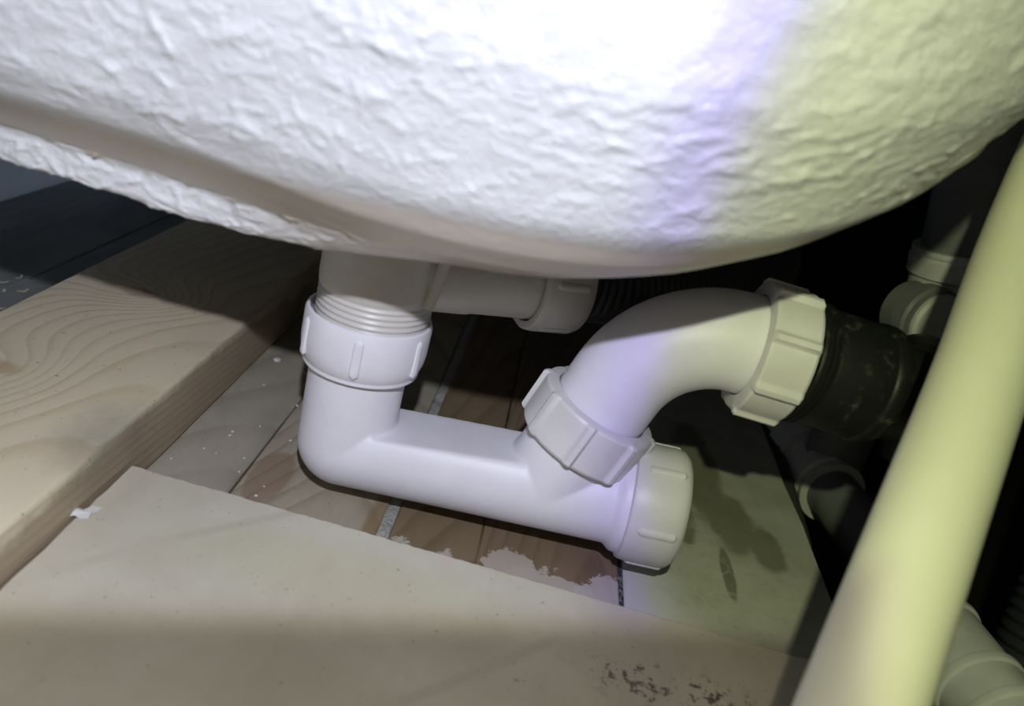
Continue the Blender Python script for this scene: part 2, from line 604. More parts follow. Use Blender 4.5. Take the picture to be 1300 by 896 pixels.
M_joist = wood('dark_joist_wood', (0.10, 0.085, 0.065), (0.06, 0.05, 0.035), centre=(0, 0, -0.3), seed=9.0, speck=False)

# ------------------------------------------------------------------ setting
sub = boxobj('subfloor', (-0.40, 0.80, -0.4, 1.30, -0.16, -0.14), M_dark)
tag(sub, kind='structure')
wl = boxobj('wall_left', (-0.44, -0.392, -0.4, 1.30, -0.14, 0.60), M_wall)
tag(wl, kind='structure')
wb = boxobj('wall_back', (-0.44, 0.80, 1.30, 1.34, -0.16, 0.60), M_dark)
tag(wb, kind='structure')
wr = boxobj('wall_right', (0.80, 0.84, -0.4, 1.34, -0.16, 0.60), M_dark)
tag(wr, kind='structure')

floor = empty('floor', (0, 0, -0.02))
tag(floor, kind='structure')


def board(x0, x1, mat, y0=-0.12, y1=1.29, rag=0.0, seed=0):
    """one floorboard with slightly worn, wandering edges"""
    r = random.Random(seed)
    n = 60
    ys = [y0 + (y1 - y0) * i / n for i in range(n + 1)]
    bm = bmesh.new()
    rings = []
    w0 = w1 = 0
    for y in ys:
        w0 = w0 * 0.6 + r.uniform(-1, 1) * 0.00035
        w1 = w1 * 0.6 + r.uniform(-1, 1) * (0.00035 + rag)
        a, b = x0 + w0, x1 + w1
        e = 0.0007
        rings.append([(a, y, -0.018), (b, y, -0.018), (b, y, -e), (b - e, y, 0), (a + e, y, 0), (a, y, -e)])
    add_rings(bm, rings)
    return link('floorboard', mesh_of(bm, 'floorboard'), mat, floor, smooth=False)


board(-0.392, -0.2960, M_b0, seed=1)
board(-0.2954, -0.2005, M_b0, seed=2)
board(-0.2000, -0.1045, M_b1, seed=3)
board(-0.1040, -0.0375, M_b2, seed=4)
board(-0.0318, 0.0068, M_b3, seed=5)
board(0.0073, 0.0710, M_b4, seed=6)
board(0.0737, 0.1770, M_b5, rag=0.0006, seed=7)


def strip(x0, x1, mat, top, name):
    bm = bmesh.new()
    rings = []
    r = random.Random(name)
    for i in range(181):
        y = -0.12 + 1.41 * i / 180
        t = top + r.uniform(-0.0008, 0.0006)
        rings.append([(x0, y, -0.018), (x1, y, -0.018), (x1, y, t - .0004), ((x0 + x1) / 2, y, t + r.uniform(-.0003, .0005)), (x0, y, t - .0004)])
    add_rings(bm, rings)
    return link(name, mesh_of(bm), mat, floor, smooth=False)


strip(-0.0373, -0.0320, M_mortar, -0.0006, 'mortar_joint')
strip(0.0712, 0.0735, M_grit, -0.0010, 'filler_joint')
for y in (0.12, 0.56, 1.0):
    boxobj('joist', (-0.392, 0.172, y - 0.022, y + 0.022, -0.14, -0.0185), M_joist, floor)
boxobj('edge_joist', (0.140, 0.176, -0.12, 1.29, -0.139, -0.0190), M_joist, floor)

# ------------------------------------------------------------------ pine batten
bm = bmesh.new()
r = random.Random(11)
rings = []
N = 90
for i in range(N + 1):
    y = 0.02 + 1.10 * i / N
    a, b = -0.2375 + r.uniform(-1, 1) * 0.0002, -0.1405 + r.uniform(-1, 1) * 0.0002
    ring = []
    for (cx, cz, sx_, sz_) in ((a, 0.0005, 1, 1), (b, 0.0005, -1, 1), (b, 0.035, -1, -1), (a, 0.035, 1, -1)):
        e = 0.0022 + r.uniform(-1, 1) * 0.0003
        pts = []
        for q in range(4):
            t = math.pi / 2 * q / 3
            pts.append((cx + sx_ * e * (1 - math.cos(t)), y, cz + sz_ * e * (1 - math.sin(t))))
        if (sx_, sz_) in ((1, 1), (-1, -1)):
            ring += pts[::-1] if (sx_, sz_) == (1, 1) else pts[::-1]
        else:
            ring += pts
    # order points by angle about the centre so the section is simple
    mx, mz = (a + b) / 2, 0.0175
    ring.sort(key=lambda q: math.atan2((q[2] - mz) / 0.035, (q[0] - mx) / 0.098))
    rings.append(ring)
add_rings(bm, rings)
bat = link('timber_batten', mesh_of(bm), M_timber, None, angle=50)
tag(bat, 'thick pale pine batten with knots lying on the floorboards at the left', 'timber')

# ------------------------------------------------------------------ loose sheet in the foreground
outline = []


def edge(p0, p1, n, amp, rr):
    for i in range(n):
        t = i / n
        x = p0[0] + (p1[0] - p0[0]) * t
        y = p0[1] + (p1[1] - p0[1]) * t
        outline.append((x + rr.uniform(-amp, amp), y + rr.uniform(-amp, amp)))


rr = random.Random(5)
edge((-0.1385, 0.2975), (0.155, 0.2845), 120, 0.00035, rr)
edge((0.155, 0.2845), (0.150, -0.10), 20, 0.0003, rr)
edge((0.150, -0.10), (-0.1395, -0.10), 10, 0.0003, rr)
edge((-0.1395, -0.10), (-0.1385, 0.2975), 60, 0.0003, rr)
bm = bmesh.new()
vb = [bm.verts.new((x, y, 0.0006)) for x, y in outline]
vt = [bm.verts.new((x, y, 0.0146)) for x, y in outline]
cx, cy = 0.0, 0.1
vi = [bm.verts.new((x + (cx - x) * 0.004, y + (cy - y) * 0.004, 0.0150)) for x, y in outline]
n = len(outline)
for i in range(n):
    j = (i + 1) % n
    bm.faces.new((vb[i], vb[j], vt[j], vt[i]))
    bm.faces.new((vt[i], vt[j], vi[j], vi[i]))
bm.faces.new(vb)
bm.faces.new(vi[::-1])
sheet = link('board_sheet', mesh_of(bm), M_panel, None, smooth=False)
tag(sheet, 'large loose beige board sheet with dark specks lying across the foreground floor', 'board')

# torn paper flake on the sheet's left edge
bm = bmesh.new()
pts = [(-0.1440, 0.2562), (-0.1432, 0.2590), (-0.1418, 0.2612), (-0.1385, 0.2618), (-0.1368, 0.2648), (-0.1335, 0.2660),
       (-0.1338, 0.2630), (-0.1352, 0.2610), (-0.1345, 0.2582), (-0.1370, 0.2566), (-0.1392, 0.2572), (-0.1408, 0.2556),
       (-0.1425, 0.2566)]
lo_, hi_ = [], []
for i, (x, y) in enumerate(pts):
    z = 0.0153 + max(0, (-0.1388 - x)) * 0.35 + 0.0002 * math.sin(i * 2.1)
    lo_.append(bm.verts.new((x, y, z)))
    hi_.append(bm.verts.new((x, y, z + 0.00035)))
n = len(pts)
for i in range(n):
    bm.faces.new((lo_[i], lo_[(i + 1) % n], hi_[(i + 1) % n], hi_[i]))
bm.faces.new(lo_)
bm.faces.new(hi_[::-1])
fl = link('paper_flake', mesh_of(bm), M_paper, None, smooth=False)
tag(fl, 'small torn white paper flake curling off the left edge of the beige sheet', 'debris')

# ------------------------------------------------------------------ bathtub
def sstep(t):
    t = np.clip(t, 0, 1)
    return t * t * (3 - 2 * t)


PR = np.array([(-.08, .146), (-.012, .146), (-.006, .1375), (0, .1365), (.0015, .139), (.0025, .148), (.030, .166), (.037, .175),
               (.050, .215), (.062, .30), (.070, .42)])
PS = np.array([(-.08, .146), (-.03, .1435), (-.012, .1435), (0, .1450), (.012, .1483), (.022, .1530), (.031, .1600), (.040, .172),
               (.052, .208), (.062, .30), (.070, .42)])
XC, RC, KA, KB, KP = -0.0195, 0.0952, 0.500, 0.0311, 2.17


def profile_dense():
    """subdivide both profiles alike; fine where the photograph looks"""
    segs = [3, 14, 8, 12, 14, 44, 24, 60, 60, 8]
    f = []
    for k_ in range(len(PR) - 1):
        for q in range(segs[k_]):
            f.append(k_ + q / segs[k_])
    f.append(len(PR) - 1)
    f = np.array(f)
    i = np.minimum(f.astype(int), len(PR) - 2)
    t = (f - i)[:, None]
    a = PR[i] * (1 - t) + PR[i + 1] * t
    b = PS[i] * (1 - t) + PS[i + 1] * t
    # round the kinks
    for _ in range(14):
        for arr in (a, b):
            arr[1:-1] = arr[1:-1] * 0.5 + (arr[:-2] + arr[2:]) * 0.25
    return a, b


pa, pb = profile_dense()
tx = np.concatenate([np.linspace(XC - 0.75, XC - 0.30, 60, endpoint=False), np.linspace(XC - 0.30, XC, 420, endpoint=False)])
phis = np.linspace(0, math.radians(112), 260)
nT = len(tx) + len(phis) + 30
nP = len(pa)
G = np.zeros((nT, nP, 3))
ARC = np.zeros(nT)
row = 0
s_ = 0
Ncols = []
for x in tx:
    w = float(sstep((x + .115) / .10))
    pr = pa * (1 - w) + pb * w
    lift = -0.0050 * math.exp(-((x + .062) / .055) ** 2) + 0.004 * float(sstep((-x - .13) / .12)) - 0.000
    lf = lift * np.clip(1 - (pr[:, 1] - .150) / .05, 0, 1)
    G[row, :, 0] = x
    G[row, :, 1] = .264 - pr[:, 0]
    G[row, :, 2] = pr[:, 1] + lf
    ARC[row] = x - XC
    Ncols.append((w, 0))
    row += 1
for ph in phis:
    c = np.array([XC + RC * math.sin(ph), .264 + RC - RC * math.cos(ph)])
    nr = np.array([math.sin(ph), -math.cos(ph)])
    xx = c[0]
    w = float(sstep((xx + .115) / .10)) if ph < 1 else 1.0
    pr = pa * (1 - w) + pb * w
    lift = KB * ph ** KP * np.clip(1 - (pr[:, 1] - .14) / .3, 0, 1)
    lift = lift - 0.0050 * math.exp(-((xx + .062) / .055) ** 2) * np.clip(1 - (pr[:, 1] - .150) / .05, 0, 1)
    dd = pr[:, 0] * (1 + KA * ph)
    G[row, :, 0] = c[0] + nr[0] * dd
    G[row, :, 1] = c[1] + nr[1] * dd
    G[row, :, 2] = pr[:, 1] + lift
    ARC[row] = ph * (RC + 0.04)
    Ncols.append((w, ph))
    row += 1
dirn = np.array([math.cos(phis[-1]), math.sin(phis[-1]), 0])
last = G[row - 1].copy()
for q in range(1, 31):
    G[row] = last + dirn * 0.30 * q / 30
    ARC[row] = ARC[row - 1] + 0.01
    Ncols.append((1.0, phis[-1]))
    row += 1
# the inner bottom ring must not fold over itself at the corner: pull it to the bath's centre line
for i in range(nT):
    for j in range(0, 17):
        t = 1 - j / 17
        G[i, j, 0] = G[i, j, 0] * (1 - t) + min(G[i, j, 0], XC - 0.02 + (ARC[i] if ARC[i] < 0 else 0)) * t if ARC[i] > 0 else G[i, j, 0]
    G[i, :17, 1] = np.minimum(G[i, :17, 1], .60) if ARC[i] > 0 else G[i, :17, 1]

# chopped-strand relief: thousands of short glass strands under the resin, stamped into a height grid
PLEN = np.concatenate([[0], np.cumsum(np.linalg.norm(np.diff((pa + pb) / 2, axis=0), axis=1))])
A0, A1 = ARC[60], ARC[len(tx) + len(phis) - 1]
RES = 0.0005
gw, gh = int((A1 - A0) / RES) + 2, int(PLEN[-9] / RES) + 2
Hm = np.zeros((gh, gw))


def stamp(num, lmin, lmax, sig, amp, spread, mean=0.0):
    for _ in range(num):
        cx_, cy_ = rng.uniform(0, gw), rng.uniform(0, gh)
        L = rng.uniform(lmin, lmax) / RES / 2
        th = rng.normal(mean, spread)
        bend = rng.normal(0, 0.25) / max(L, 1)
        ex = L * abs(math.cos(th)) + 4 * sig / RES
        ey = L * abs(math.sin(th)) + 4 * sig / RES + abs(bend) * L * L
        x0_, x1_ = int(max(cx_ - ex, 0)), int(min(cx_ + ex + 1, gw))
        y0_, y1_ = int(max(cy_ - ey, 0)), int(min(cy_ + ey + 1, gh))
        if x1_ <= x0_ or y1_ <= y0_:
            continue
        X, Yg = np.meshgrid(np.arange(x0_, x1_) - cx_, np.arange(y0_, y1_) - cy_)
        u = X * math.cos(th) + Yg * math.sin(th)
        v = -X * math.sin(th) + Yg * math.cos(th) - bend * u * u
        prof = np.exp(-(v * RES / sig) ** 2) / (1 + np.exp((np.abs(u) - L) * 1.2))
        Hm[y0_:y1_, x0_:x1_] += prof * amp * rng.uniform(0.4, 1.0)


stamp(2600, .005, .016, .0011, .00044, 0.6)
stamp(7000, .003, .010, .0007, .00032, 0.8)
stamp(600, .008, .020, .0022, .00042, 0.5)
Hm -= Hm.mean()
for i in range(nT):
    for_col = np.interp(PLEN, np.arange(gh) * RES, Hm[:, min(max(int((ARC[i] - A0) / RES), 0), gw - 1)])
    if 60 <= i < len(tx) + len(phis):
        w, ph = Ncols[i]
        # outward normal of the profile
        seg = np.gradient(pa * (1 - w) + pb * w, axis=0)
        nrm = np.stack([seg[:, 1], -seg[:, 0]], 1)
        nrm /= np.linalg.norm(nrm, axis=1)[:, None] + 1e-9
        jj = np.arange(nP)
        z_ = (pa * (1 - w) + pb * w)[:, 1]
        rough_amt = np.clip((z_ - .163 - .0035 * w) / .010, 0, 1)
        rough_amt = np.maximum(rough_amt, (1 - w) * ((jj > 18) & (jj < 56)) * 1.5)
        rough_amt = np.maximum(rough_amt, 0.12)
        rough_amt = rough_amt * np.clip(jj / 20, 0, 1)
        dsp = for_col * rough_amt
        G[i, :, 0] += dsp * nrm[:, 0] * math.sin(ph)
        G[i, :, 1] += -dsp * nrm[:, 0] * math.cos(ph)
        G[i, :, 2] += dsp * nrm[:, 1]

# flange at the top
top = G[:, -1, :].copy()
outn = np.zeros((nT, 3))
for i, (w, ph) in enumerate(Ncols):
    outn[i] = (math.sin(ph), -math.cos(ph), 0)
extra = [top + outn * 0.03, top + outn * 0.03 + [0, 0, .012], top - outn * 0.012 + [0, 0, .012]]
Gx = np.concatenate([G] + [e[:, None, :] for e in extra], axis=1)
nPx = Gx.shape[1]
verts = Gx.reshape(-1, 3)
faces = []
I = np.arange(nT - 1)[:, None]
J = np.arange(nPx - 1)[None, :]
q0 = I * nPx + J
fq = np.stack([q0, q0 + nPx, q0 + nPx + 1, q0 + 1], -1).reshape(-1, 4)
me = bpy.data.meshes.new('bath_shell')
me.from_pydata(verts.tolist(), [], fq.tolist())
me.update()
# point attribute: smooth beige zones that paint in shade along the tub's lower edge
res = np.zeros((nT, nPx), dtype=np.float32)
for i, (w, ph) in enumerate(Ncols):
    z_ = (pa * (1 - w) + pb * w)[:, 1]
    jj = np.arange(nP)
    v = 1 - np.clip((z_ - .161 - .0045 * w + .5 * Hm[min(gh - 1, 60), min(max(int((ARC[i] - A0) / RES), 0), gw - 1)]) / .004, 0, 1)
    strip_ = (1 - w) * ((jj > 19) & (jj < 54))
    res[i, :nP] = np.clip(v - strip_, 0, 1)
attr = me.attributes.new('band_shade', 'FLOAT', 'POINT')
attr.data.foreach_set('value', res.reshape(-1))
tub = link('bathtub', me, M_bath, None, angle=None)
tag(tub, 'white bath underside with rough fibreglass skin hanging over the floor', 'bathtub')

# ------------------------------------------------------------------ trap under the bath
TR = 0.0207
LX, LY = -0.0617, 0.335


def zc(x):
    return 0.0305 + 0.045 * (x - LX)


AX = Vector((1, 0, 0.045)).normalized()
trap = empty('bath_trap', (0.0, LY, 0.010))
tag(trap, 'white plastic U shaped bath trap with curved outlet hanging just above the floorboards', 'pipe trap')

bm = bmesh.new()
lathe(bm, (LX, LY, zc(LX)), (0, 0, 1), [(TR, 0), (TR, 0.048)], 64)
bmesh.ops.create_uvsphere(bm, u_segments=48, v_segments=32, radius=TR, matrix=Matrix.Translation((LX, LY, zc(LX))))
rings = []
for i in range(70):
    x = LX + (0.066 - LX) * i / 69
    c = Vector((x, LY, zc(x)))
    clip = 0.0432 + (x + 0.04) * 0.088
    rel = max(0, (x - 0.017) / 0.014)
    clip += 0.02 * rel
    ring = []
    for q in range(96):
        t = 2 * math.pi * q / 96
        y, z = c.y + TR * math.cos(t), c.z + TR * math.sin(t)
        if x > LX + 0.014:
            dz_ = (z - clip) / 0.0004
            z = z - 0.0004 * (dz_ if dz_ > 20 else math.log1p(math.exp(dz_)))
        ring.append((x, y, z))
    rings.append(ring)
add_rings(bm, rings)
BD = Vector((math.sin(math.radians(18)), 0, math.cos(math.radians(18))))   # direction of the outlet branch
N2 = Vector((0.0355, LY, 0.0568))
b0 = N2 - BD * 0.022
lathe(bm, b0, BD, [(TR, 0), (TR, 0.030)], 64)
lathe(bm, Vector((0.0615, LY, zc(0.0615))), AX, [(0.0205, -0.004), (0.0232, -0.001), (0.0236, 0.001), (0.0236, 0.004)], 64)
me = mesh_of(bm)
tmp = bpy.data.objects.new('tmp', me)
COL.objects.link(tmp)
rm = tmp.modifiers.new('r', 'REMESH')
rm.mode = 'VOXEL'
rm.voxel_size = 0.0007
smo = tmp.modifiers.new('s', 'SMOOTH')
smo.factor = 0.5
smo.iterations = 4
dg = bpy.context.evaluated_depsgraph_get()
me2 = bpy.data.meshes.new_from_object(tmp.evaluated_get(dg))
bpy.data.objects.remove(tmp)
me2.materials.clear()
link('trap_body', me2, M_white, trap, angle=None)


def pill(bm, c, along, out, L, w, h, seg=10):
    """a rounded grip rib: half-buried capsule of length L, width w, height h"""
    a = Vector(along).normalized()
    o = Vector(out).normalized()
    s = a.cross(o)
    c = Vector(c)
    rings = []
    for i in range(13):
        t = -1 + 2 * i / 12
        end = (L / 2 - w / 2)
        u = t * L / 2
        over = max(0, abs(u) - end) / (w / 2)
        k_ = math.sqrt(max(0.02, 1 - min(over, 1) ** 2))
        ring = []
        for q in range(seg):
            th = 2 * math.pi * q / seg
            ring.append(c + a * u + s * (w / 2 * k_ * math.cos(th)) + o * (h * k_ * math.sin(th)))
        rings.append(ring)
    add_rings(bm, rings)


def round_nut(name, p0, axis, r, h, mat, parent, ribs=8, start=0.0, rib_w=0.0034, rib_h=0.0016, taper=0.94, hole=None, ref=None):
    """ring nut with a rounded shoulder, open at the p0+h end, with its grip ribs as sub-parts"""
    bm = bmesh.new()
    a, x, y = frame(axis, ref)
    p0 = Vector(p0)
    inner = hole if hole else r * 0.86
    prof = [(inner, 0.0), (r * taper - 0.001, 0.0), (r * taper, 0.0008), (r * 0.985, h * 0.28), (r, h * 0.45), (r, h - 0.002),
            (r - 0.0005, h - 0.0006), (r - 0.0016, h), (inner + 0.0008, h), (inner, h - 0.0008)]
    lathe(bm, p0, a, prof + [(inner, 0.0)], 96, caps=False, ref=ref)
    bmesh.ops.remove_doubles(bm, verts=bm.verts, dist=0.00002)
    nut = link(name, mesh_of(bm), mat, parent)
    for i in range(ribs):
        t = start + 2 * math.pi * i / ribs
        o = x * math.cos(t) + y * math.sin(t)
        bm = bmesh.new()
        pill(bm, p0 + a * h * 0.52 + o * (r - 0.0002), a, o, h * 0.74, rib_w, rib_h)
        link('grip_rib', mesh_of(bm), mat, nut)
    return nut


def lobed_nut(name, p0, axis, r, h, mat, parent, lobes=8, start=0.0, rise=0.0020, inner=0.0212, ref=None):
    """nut with broad grip panels that rise to a step, as moulded outlet nuts have"""
    bm = bmesh.new()
    a, x, y = frame(axis, ref)

    def rf(t, rr_, hh):
        if rr_ < r - 0.003:
            return rr_
        u = ((t - start) / (2 * math.pi) * lobes) % 1.0
        v = 0.0
        if u < 0.78:
            v = 0.35 * (u / 0.78) * 0.35
        elif u < 0.86:
            v = 0.15 + (u - 0.78) / 0.08 * 0.85
        elif u < 0.96:
            v = 1.0
        else:
            v = 1.0 - (u - 0.96) / 0.04
        e = min(1, max(0, min(hh, h - hh) / 0.0014))
        return rr_ + rise * v * (0.55 + 0.45 * e)
    prof = [(inner, 0.0), (r - 0.0022, 0.0), (r - 0.0006, 0.0005), (r, 0.0016), (r, h * 0.5), (r, h - 0.0016), (r - 0.0006, h - 0.0005),
            (r - 0.0022, h), (inner, h), (inner, 0.0)]
    lathe(bm, p0, a, prof, 240, rfun=rf, caps=False, ref=ref)
    bmesh.ops.remove_doubles(bm, verts=bm.verts, dist=0.00002)
    return link(name, mesh_of(bm), mat, parent, angle=28)


# inlet nut at the top of the upright leg
round_nut('inlet_nut', (LX + 0.0005, LY, 0.0680), (0.01, 0, 1), 0.0265, 0.0235, M_white, trap, ribs=6,
          start=math.radians(6), rib_w=0.0042, rib_h=0.0012, taper=0.92, hole=0.0246)
# outlet branch nut and elbow
lobed_nut('branch_nut', N2, BD, 0.0262, 0.0212, M_white2, trap, start=math.radians(-4), ref=(0, -1, 0))
E0 = N2 + BD * 0.004
r_el = 0.0442
path = [E0 + BD * t for t in (0, 0.008, 0.016)]
th0 = math.radians(72)
straight_end = N2 + BD * 0.0328
cen = straight_end + Vector((math.sin(th0), 0, -math.cos(th0))) * r_el
path = [N2 + BD * (0.003 + 0.0298 * i / 4) for i in range(4)]
endang = math.radians(-3)
for i in range(33):
    th = th0 + (endang - th0) * i / 32
    path.append(cen + Vector((-math.sin(th), 0.0, math.cos(th))) * r_el)
E1 = path[-1]
ED = Vector((math.cos(endang), 0.03, math.sin(endang))).normalized()
for i in range(1, 5):
    path.append(E1 + ED * 0.0030 * i)
bm = bmesh.new()
sweep(bm, path, 0.0205, 72)
link('outlet_elbow', mesh_of(bm), M_white, trap, angle=50)
# end cap with long grips
C0 = Vector((0.0640, LY, zc(0.0640)))
bm = bmesh.new()
lathe(bm, C0, AX, [(0.0, -0.0005), (0.0240, -0.0005), (0.0254, 0.0002), (0.0259, 0.0018), (0.0262, 0.008), (0.0262, 0.018), (0.0256, 0.0212),
                   (0.0238, 0.0235), (0.0205, 0.0246), (0.0, 0.0250)], 96, caps=False)
bmesh.ops.remove_doubles(bm, verts=bm.verts, dist=0.00001)
cap = link('end_cap', mesh_of(bm), M_white2, trap)
a_, x_, y_ = frame(AX)
for i in range(6):
    t = math.radians(28) + 2 * math.pi * i / 6
    o_ = x_ * math.cos(t) + y_ * math.sin(t)
    bm = bmesh.new()
    pill(bm, C0 + a_ * 0.0125 + o_ * 0.0258, a_, o_, 0.0170, 0.0040, 0.0014)
    link('grip_rib', mesh_of(bm), M_white2, cap)
# outlet nut
N3 = E1 + ED * 0.0012
lobed_nut('outlet_nut', N3, ED, 0.0268, 0.0200, M_white2, trap, start=math.radians(20), rise=0.0022, ref=(0, 0, 1))

# ------------------------------------------------------------------ waste fitting above the trap
wst = empty('bath_waste', (-0.060, LY, 0.088))
tag(wst, 'off-white threaded bath waste fitting with side outlet above the trap inlet', 'pipe fitting')
WX = -0.0600
bm = bmesh.new()
prof = [(0.0215, 0.080), (0.0232, 0.0805)]
z = 0.082
while z < 0.101:
    prof += [(0.0231, z), (0.0238, z + 0.0006), (0.0238, z + 0.0011), (0.0231, z + 0.0017)]
    z += 0.0025
prof += [(0.0232, 0.1020), (0.0240, 0.1028), (0.0243, 0.1060), (0.0243, 0.1300), (0.0243, 0.1405), (0.0, 0.1406)]
prof = [(r_, z_ - 0.080) for r_, z_ in prof]
lathe(bm, (WX, LY, 0.080), (0, 0, 1), [(0.0, 0.0)] + prof, 96, caps=False)
bmesh.ops.remove_doubles(bm, verts=bm.verts, dist=0.00001)
link('waste_body', mesh_of(bm), M_waste, wst, angle=60)
SD = Vector((0.90, 0.435, 0.0)).normalized()
S0 = Vector((-0.052, 0.338, 0.1150))
bm = bmesh.new()
lathe(bm, S0, SD, [(0.0192, 0.0), (0.0192, 0.028), (0.0186, 0.031), (0.0186, 0.066)], 72)
link('side_tube', mesh_of(bm), M_waste, wst)
bm = bmesh.new()
# moulded web where the side tube leaves the body
for s in (-1,):
    o_ = SD.cross(Vector((0, 0, 1))).normalized()
    lathe(bm, (-0.0372, 0.3245, 0.103), (0.16, 0.05, 1), [(0.0026, 0.0), (0.0026, 0.034)], 20)
link('moulded_web', mesh_of(bm), M_waste, wst)
nutp = S0 + SD * 0.0560
bm = bmesh.new()
lathe(bm, nutp, SD, [(0.0196, 0.0), (0.0222, 0.0), (0.0232, 0.0010), (0.0236, 0.004), (0.0236, 0.0195), (0.0228, 0.0222), (0.0205, 0.0234),
                     (0.0196, 0.0234), (0.0196, 0.0)], 96, caps=False)
on = link('side_nut', mesh_of(bm), M_waste, wst)
a_, x_, y_ = frame(SD)
for i in range(6):
    t = math.radians(18) + 2 * math.pi * i / 6
    o_ = x_ * math.cos(t) + y_ * math.sin(t)
    bm = bmesh.new()
    pill(bm, nutp + a_ * 0.0115 + o_ * 0.0232, a_, o_, 0.0165, 0.0036, 0.0014)
    link('grip_rib', mesh_of(bm), M_waste, on)


# ------------------------------------------------------------------ corrugated hoses
def corrugated(name, pts, r, pitch, amp, mat, seg=40):
    path = catmull(pts, 40)
    L = [0]
    for a, b in zip(path, path[1:]):
        L.append(L[-1] + (b - a).length)
    n = int(L[-1] / pitch * 8)
    P2, rad = [], []
    j = 0
    for i in range(n + 1):
        s = L[-1] * i / n
        while j < len(L) - 2 and L[j + 1] < s:
            j += 1
        t = (s - L[j]) / max(1e-9, L[j + 1] - L[j])
        P2.append(path[j].lerp(path[j + 1], t))
        rad.append(r + amp * (0.5 + 0.5 * math.cos(2 * math.pi * s / pitch)) ** 0.6)
    bm = bmesh.new()
    sweep(bm, P2, lambda f: rad[int(round(f * n))], seg)
    return link(name, mesh_of(bm), mat, None, angle=60)


h0 = nutp + SD * 0.020
hose = corrugated('overflow_hose', [h0, h0 + SD * 0.03, (0.080, 0.412, 0.116), (0.118, 0.462, 0.120), (0.140, 0.55, 0.118), (0.140, 0.70, 0.10), (0.12, 0.9, 0.08)],
                  0.0165, 0.0036, 0.0011, M_hose)
tag(hose, 'black corrugated overflow hose running right from the waste side outlet', 'hose')
hose2 = corrugated('flexible_hose', [(0.300, 0.36, -0.139), (0.302, 0.38, -0.02), (0.318, 0.42, 0.08), (0.345, 0.47, 0.20), (0.36, 0.50, 0.34)],
                   0.022, 0.0060, 0.0020, M_hose)
tag(hose2, 'dark corrugated hose standing in the shade at the far right edge', 'hose')

# ------------------------------------------------------------------ black outlet coupling
bl = empty('black_coupling', (0.14, LY, 0.095))
tag(bl, 'dusty black pipe coupling with threaded end joined to the trap outlet nut', 'pipe fitting')
B0 = N3 + ED * 0.0185
BDn = Vector((1, 0.15, -0.11)).normalized()
bm = bmesh.new()
prof = [(0.0, 0.0), (0.0238, 0.0)]
for i in range(3):
    s = 0.001 + i * 0.0023
    prof += [(0.0240, s), (0.0254, s + 0.0006), (0.0254, s + 0.0012), (0.0240, s + 0.0018)]
prof += [(0.0238, 0.0082), (0.0, 0.0083)]
lathe(bm, B0, BDn, prof, 96, caps=False)
link('thread', mesh_of(bm), M_black, bl, angle=60)
bm = bmesh.new()
prof = [(0.0, 0.0075), (0.0238, 0.0075), (0.0242, 0.0086), (0.0242, 0.032), (0.0247, 0.0325), (0.0252, 0.034), (0.0252, 0.0375), (0.0245, 0.0390), (0.0, 0.0392)]
lathe(bm, B0, BDn, prof, 96, caps=False)
link('coupling_barrel', mesh_of(bm), M_black, bl, angle=40)
e0 = B0 + BDn * 0.037
pth = catmull([e0 - BDn * 0.004, e0 + BDn * 0.012, e0 + Vector((0.028, 0.016, -0.006)), e0 + Vector((0.044, 0.040, -0.006)), e0 + Vector((0.050, 0.070, -0.012))], 8)
bm = bmesh.new()
sweep(bm, pth, 0.0205, 56)
link('bend', mesh_of(bm), M_black, bl, angle=50)

# ------------------------------------------------------------------ near cream pipe crossing the right of the view
q1, q2 = Vector((0.1078, 0.18, 0.0815)), Vector((0.1503, 0.275, 0.1471))
dq = (q2 - q1)
path = [q1 + dq * t for t in (-0.62, -0.3, 0, 0.5, 1.0)]
path += [q2 + dq * 0.5 + Vector((-.002, 0, 0.004)), q2 + dq * 1.0 + Vector((-0.006, -0.01, 0.016)), q2 + dq * 1.5 + Vector((-0.012, -0.03, 0.034)),
         q2 + dq * 2.1 + Vector((-0.02, -0.06, 0.07))]
bm = bmesh.new()
sweep(bm, catmull(path, 8), 0.0149, 64)
np_ = link('cream_pipe', mesh_of(bm), M_cream, None, angle=60)
tag(np_, 'smooth cream pipe slanting up across the right side close to the viewer', 'pipe')


# ------------------------------------------------------------------ grey waste pipes
def pipe_with_sockets(root, name, p, axis, r, L, mat):
    bm = bmesh.new()
    lathe(bm, p, axis, [(0, 0), (r - .0006, 0), (r, .0006), (r, L - .0006), (r - .0006, L), (0, L)], 64, caps=False)
    return link(name, mesh_of(bm), mat, root)


def socket(root, p, axis, r, L, mat, name='socket', beads=True):
    """push-fit socket: barrel, raised seal bead and lip"""
    bm = bmesh.new()
    prof = [(0, 0), (r * 0.93, 0), (r, 0.0015), (r, L * 0.45)]
    if beads:
        prof += [(r + 0.0022, L * 0.50), (r + 0.0024, L * 0.80), (r + 0.0006, L * 0.86), (r + 0.0018, L * 0.92), (r + 0.0016, L), (r - 0.003, L), (0, L - 0.0005)]
    else:
        prof += [(r, L), (0, L)]
    lathe(bm, p, axis, prof, 72, caps=False)
    return link(name, mesh_of(bm), mat, root)


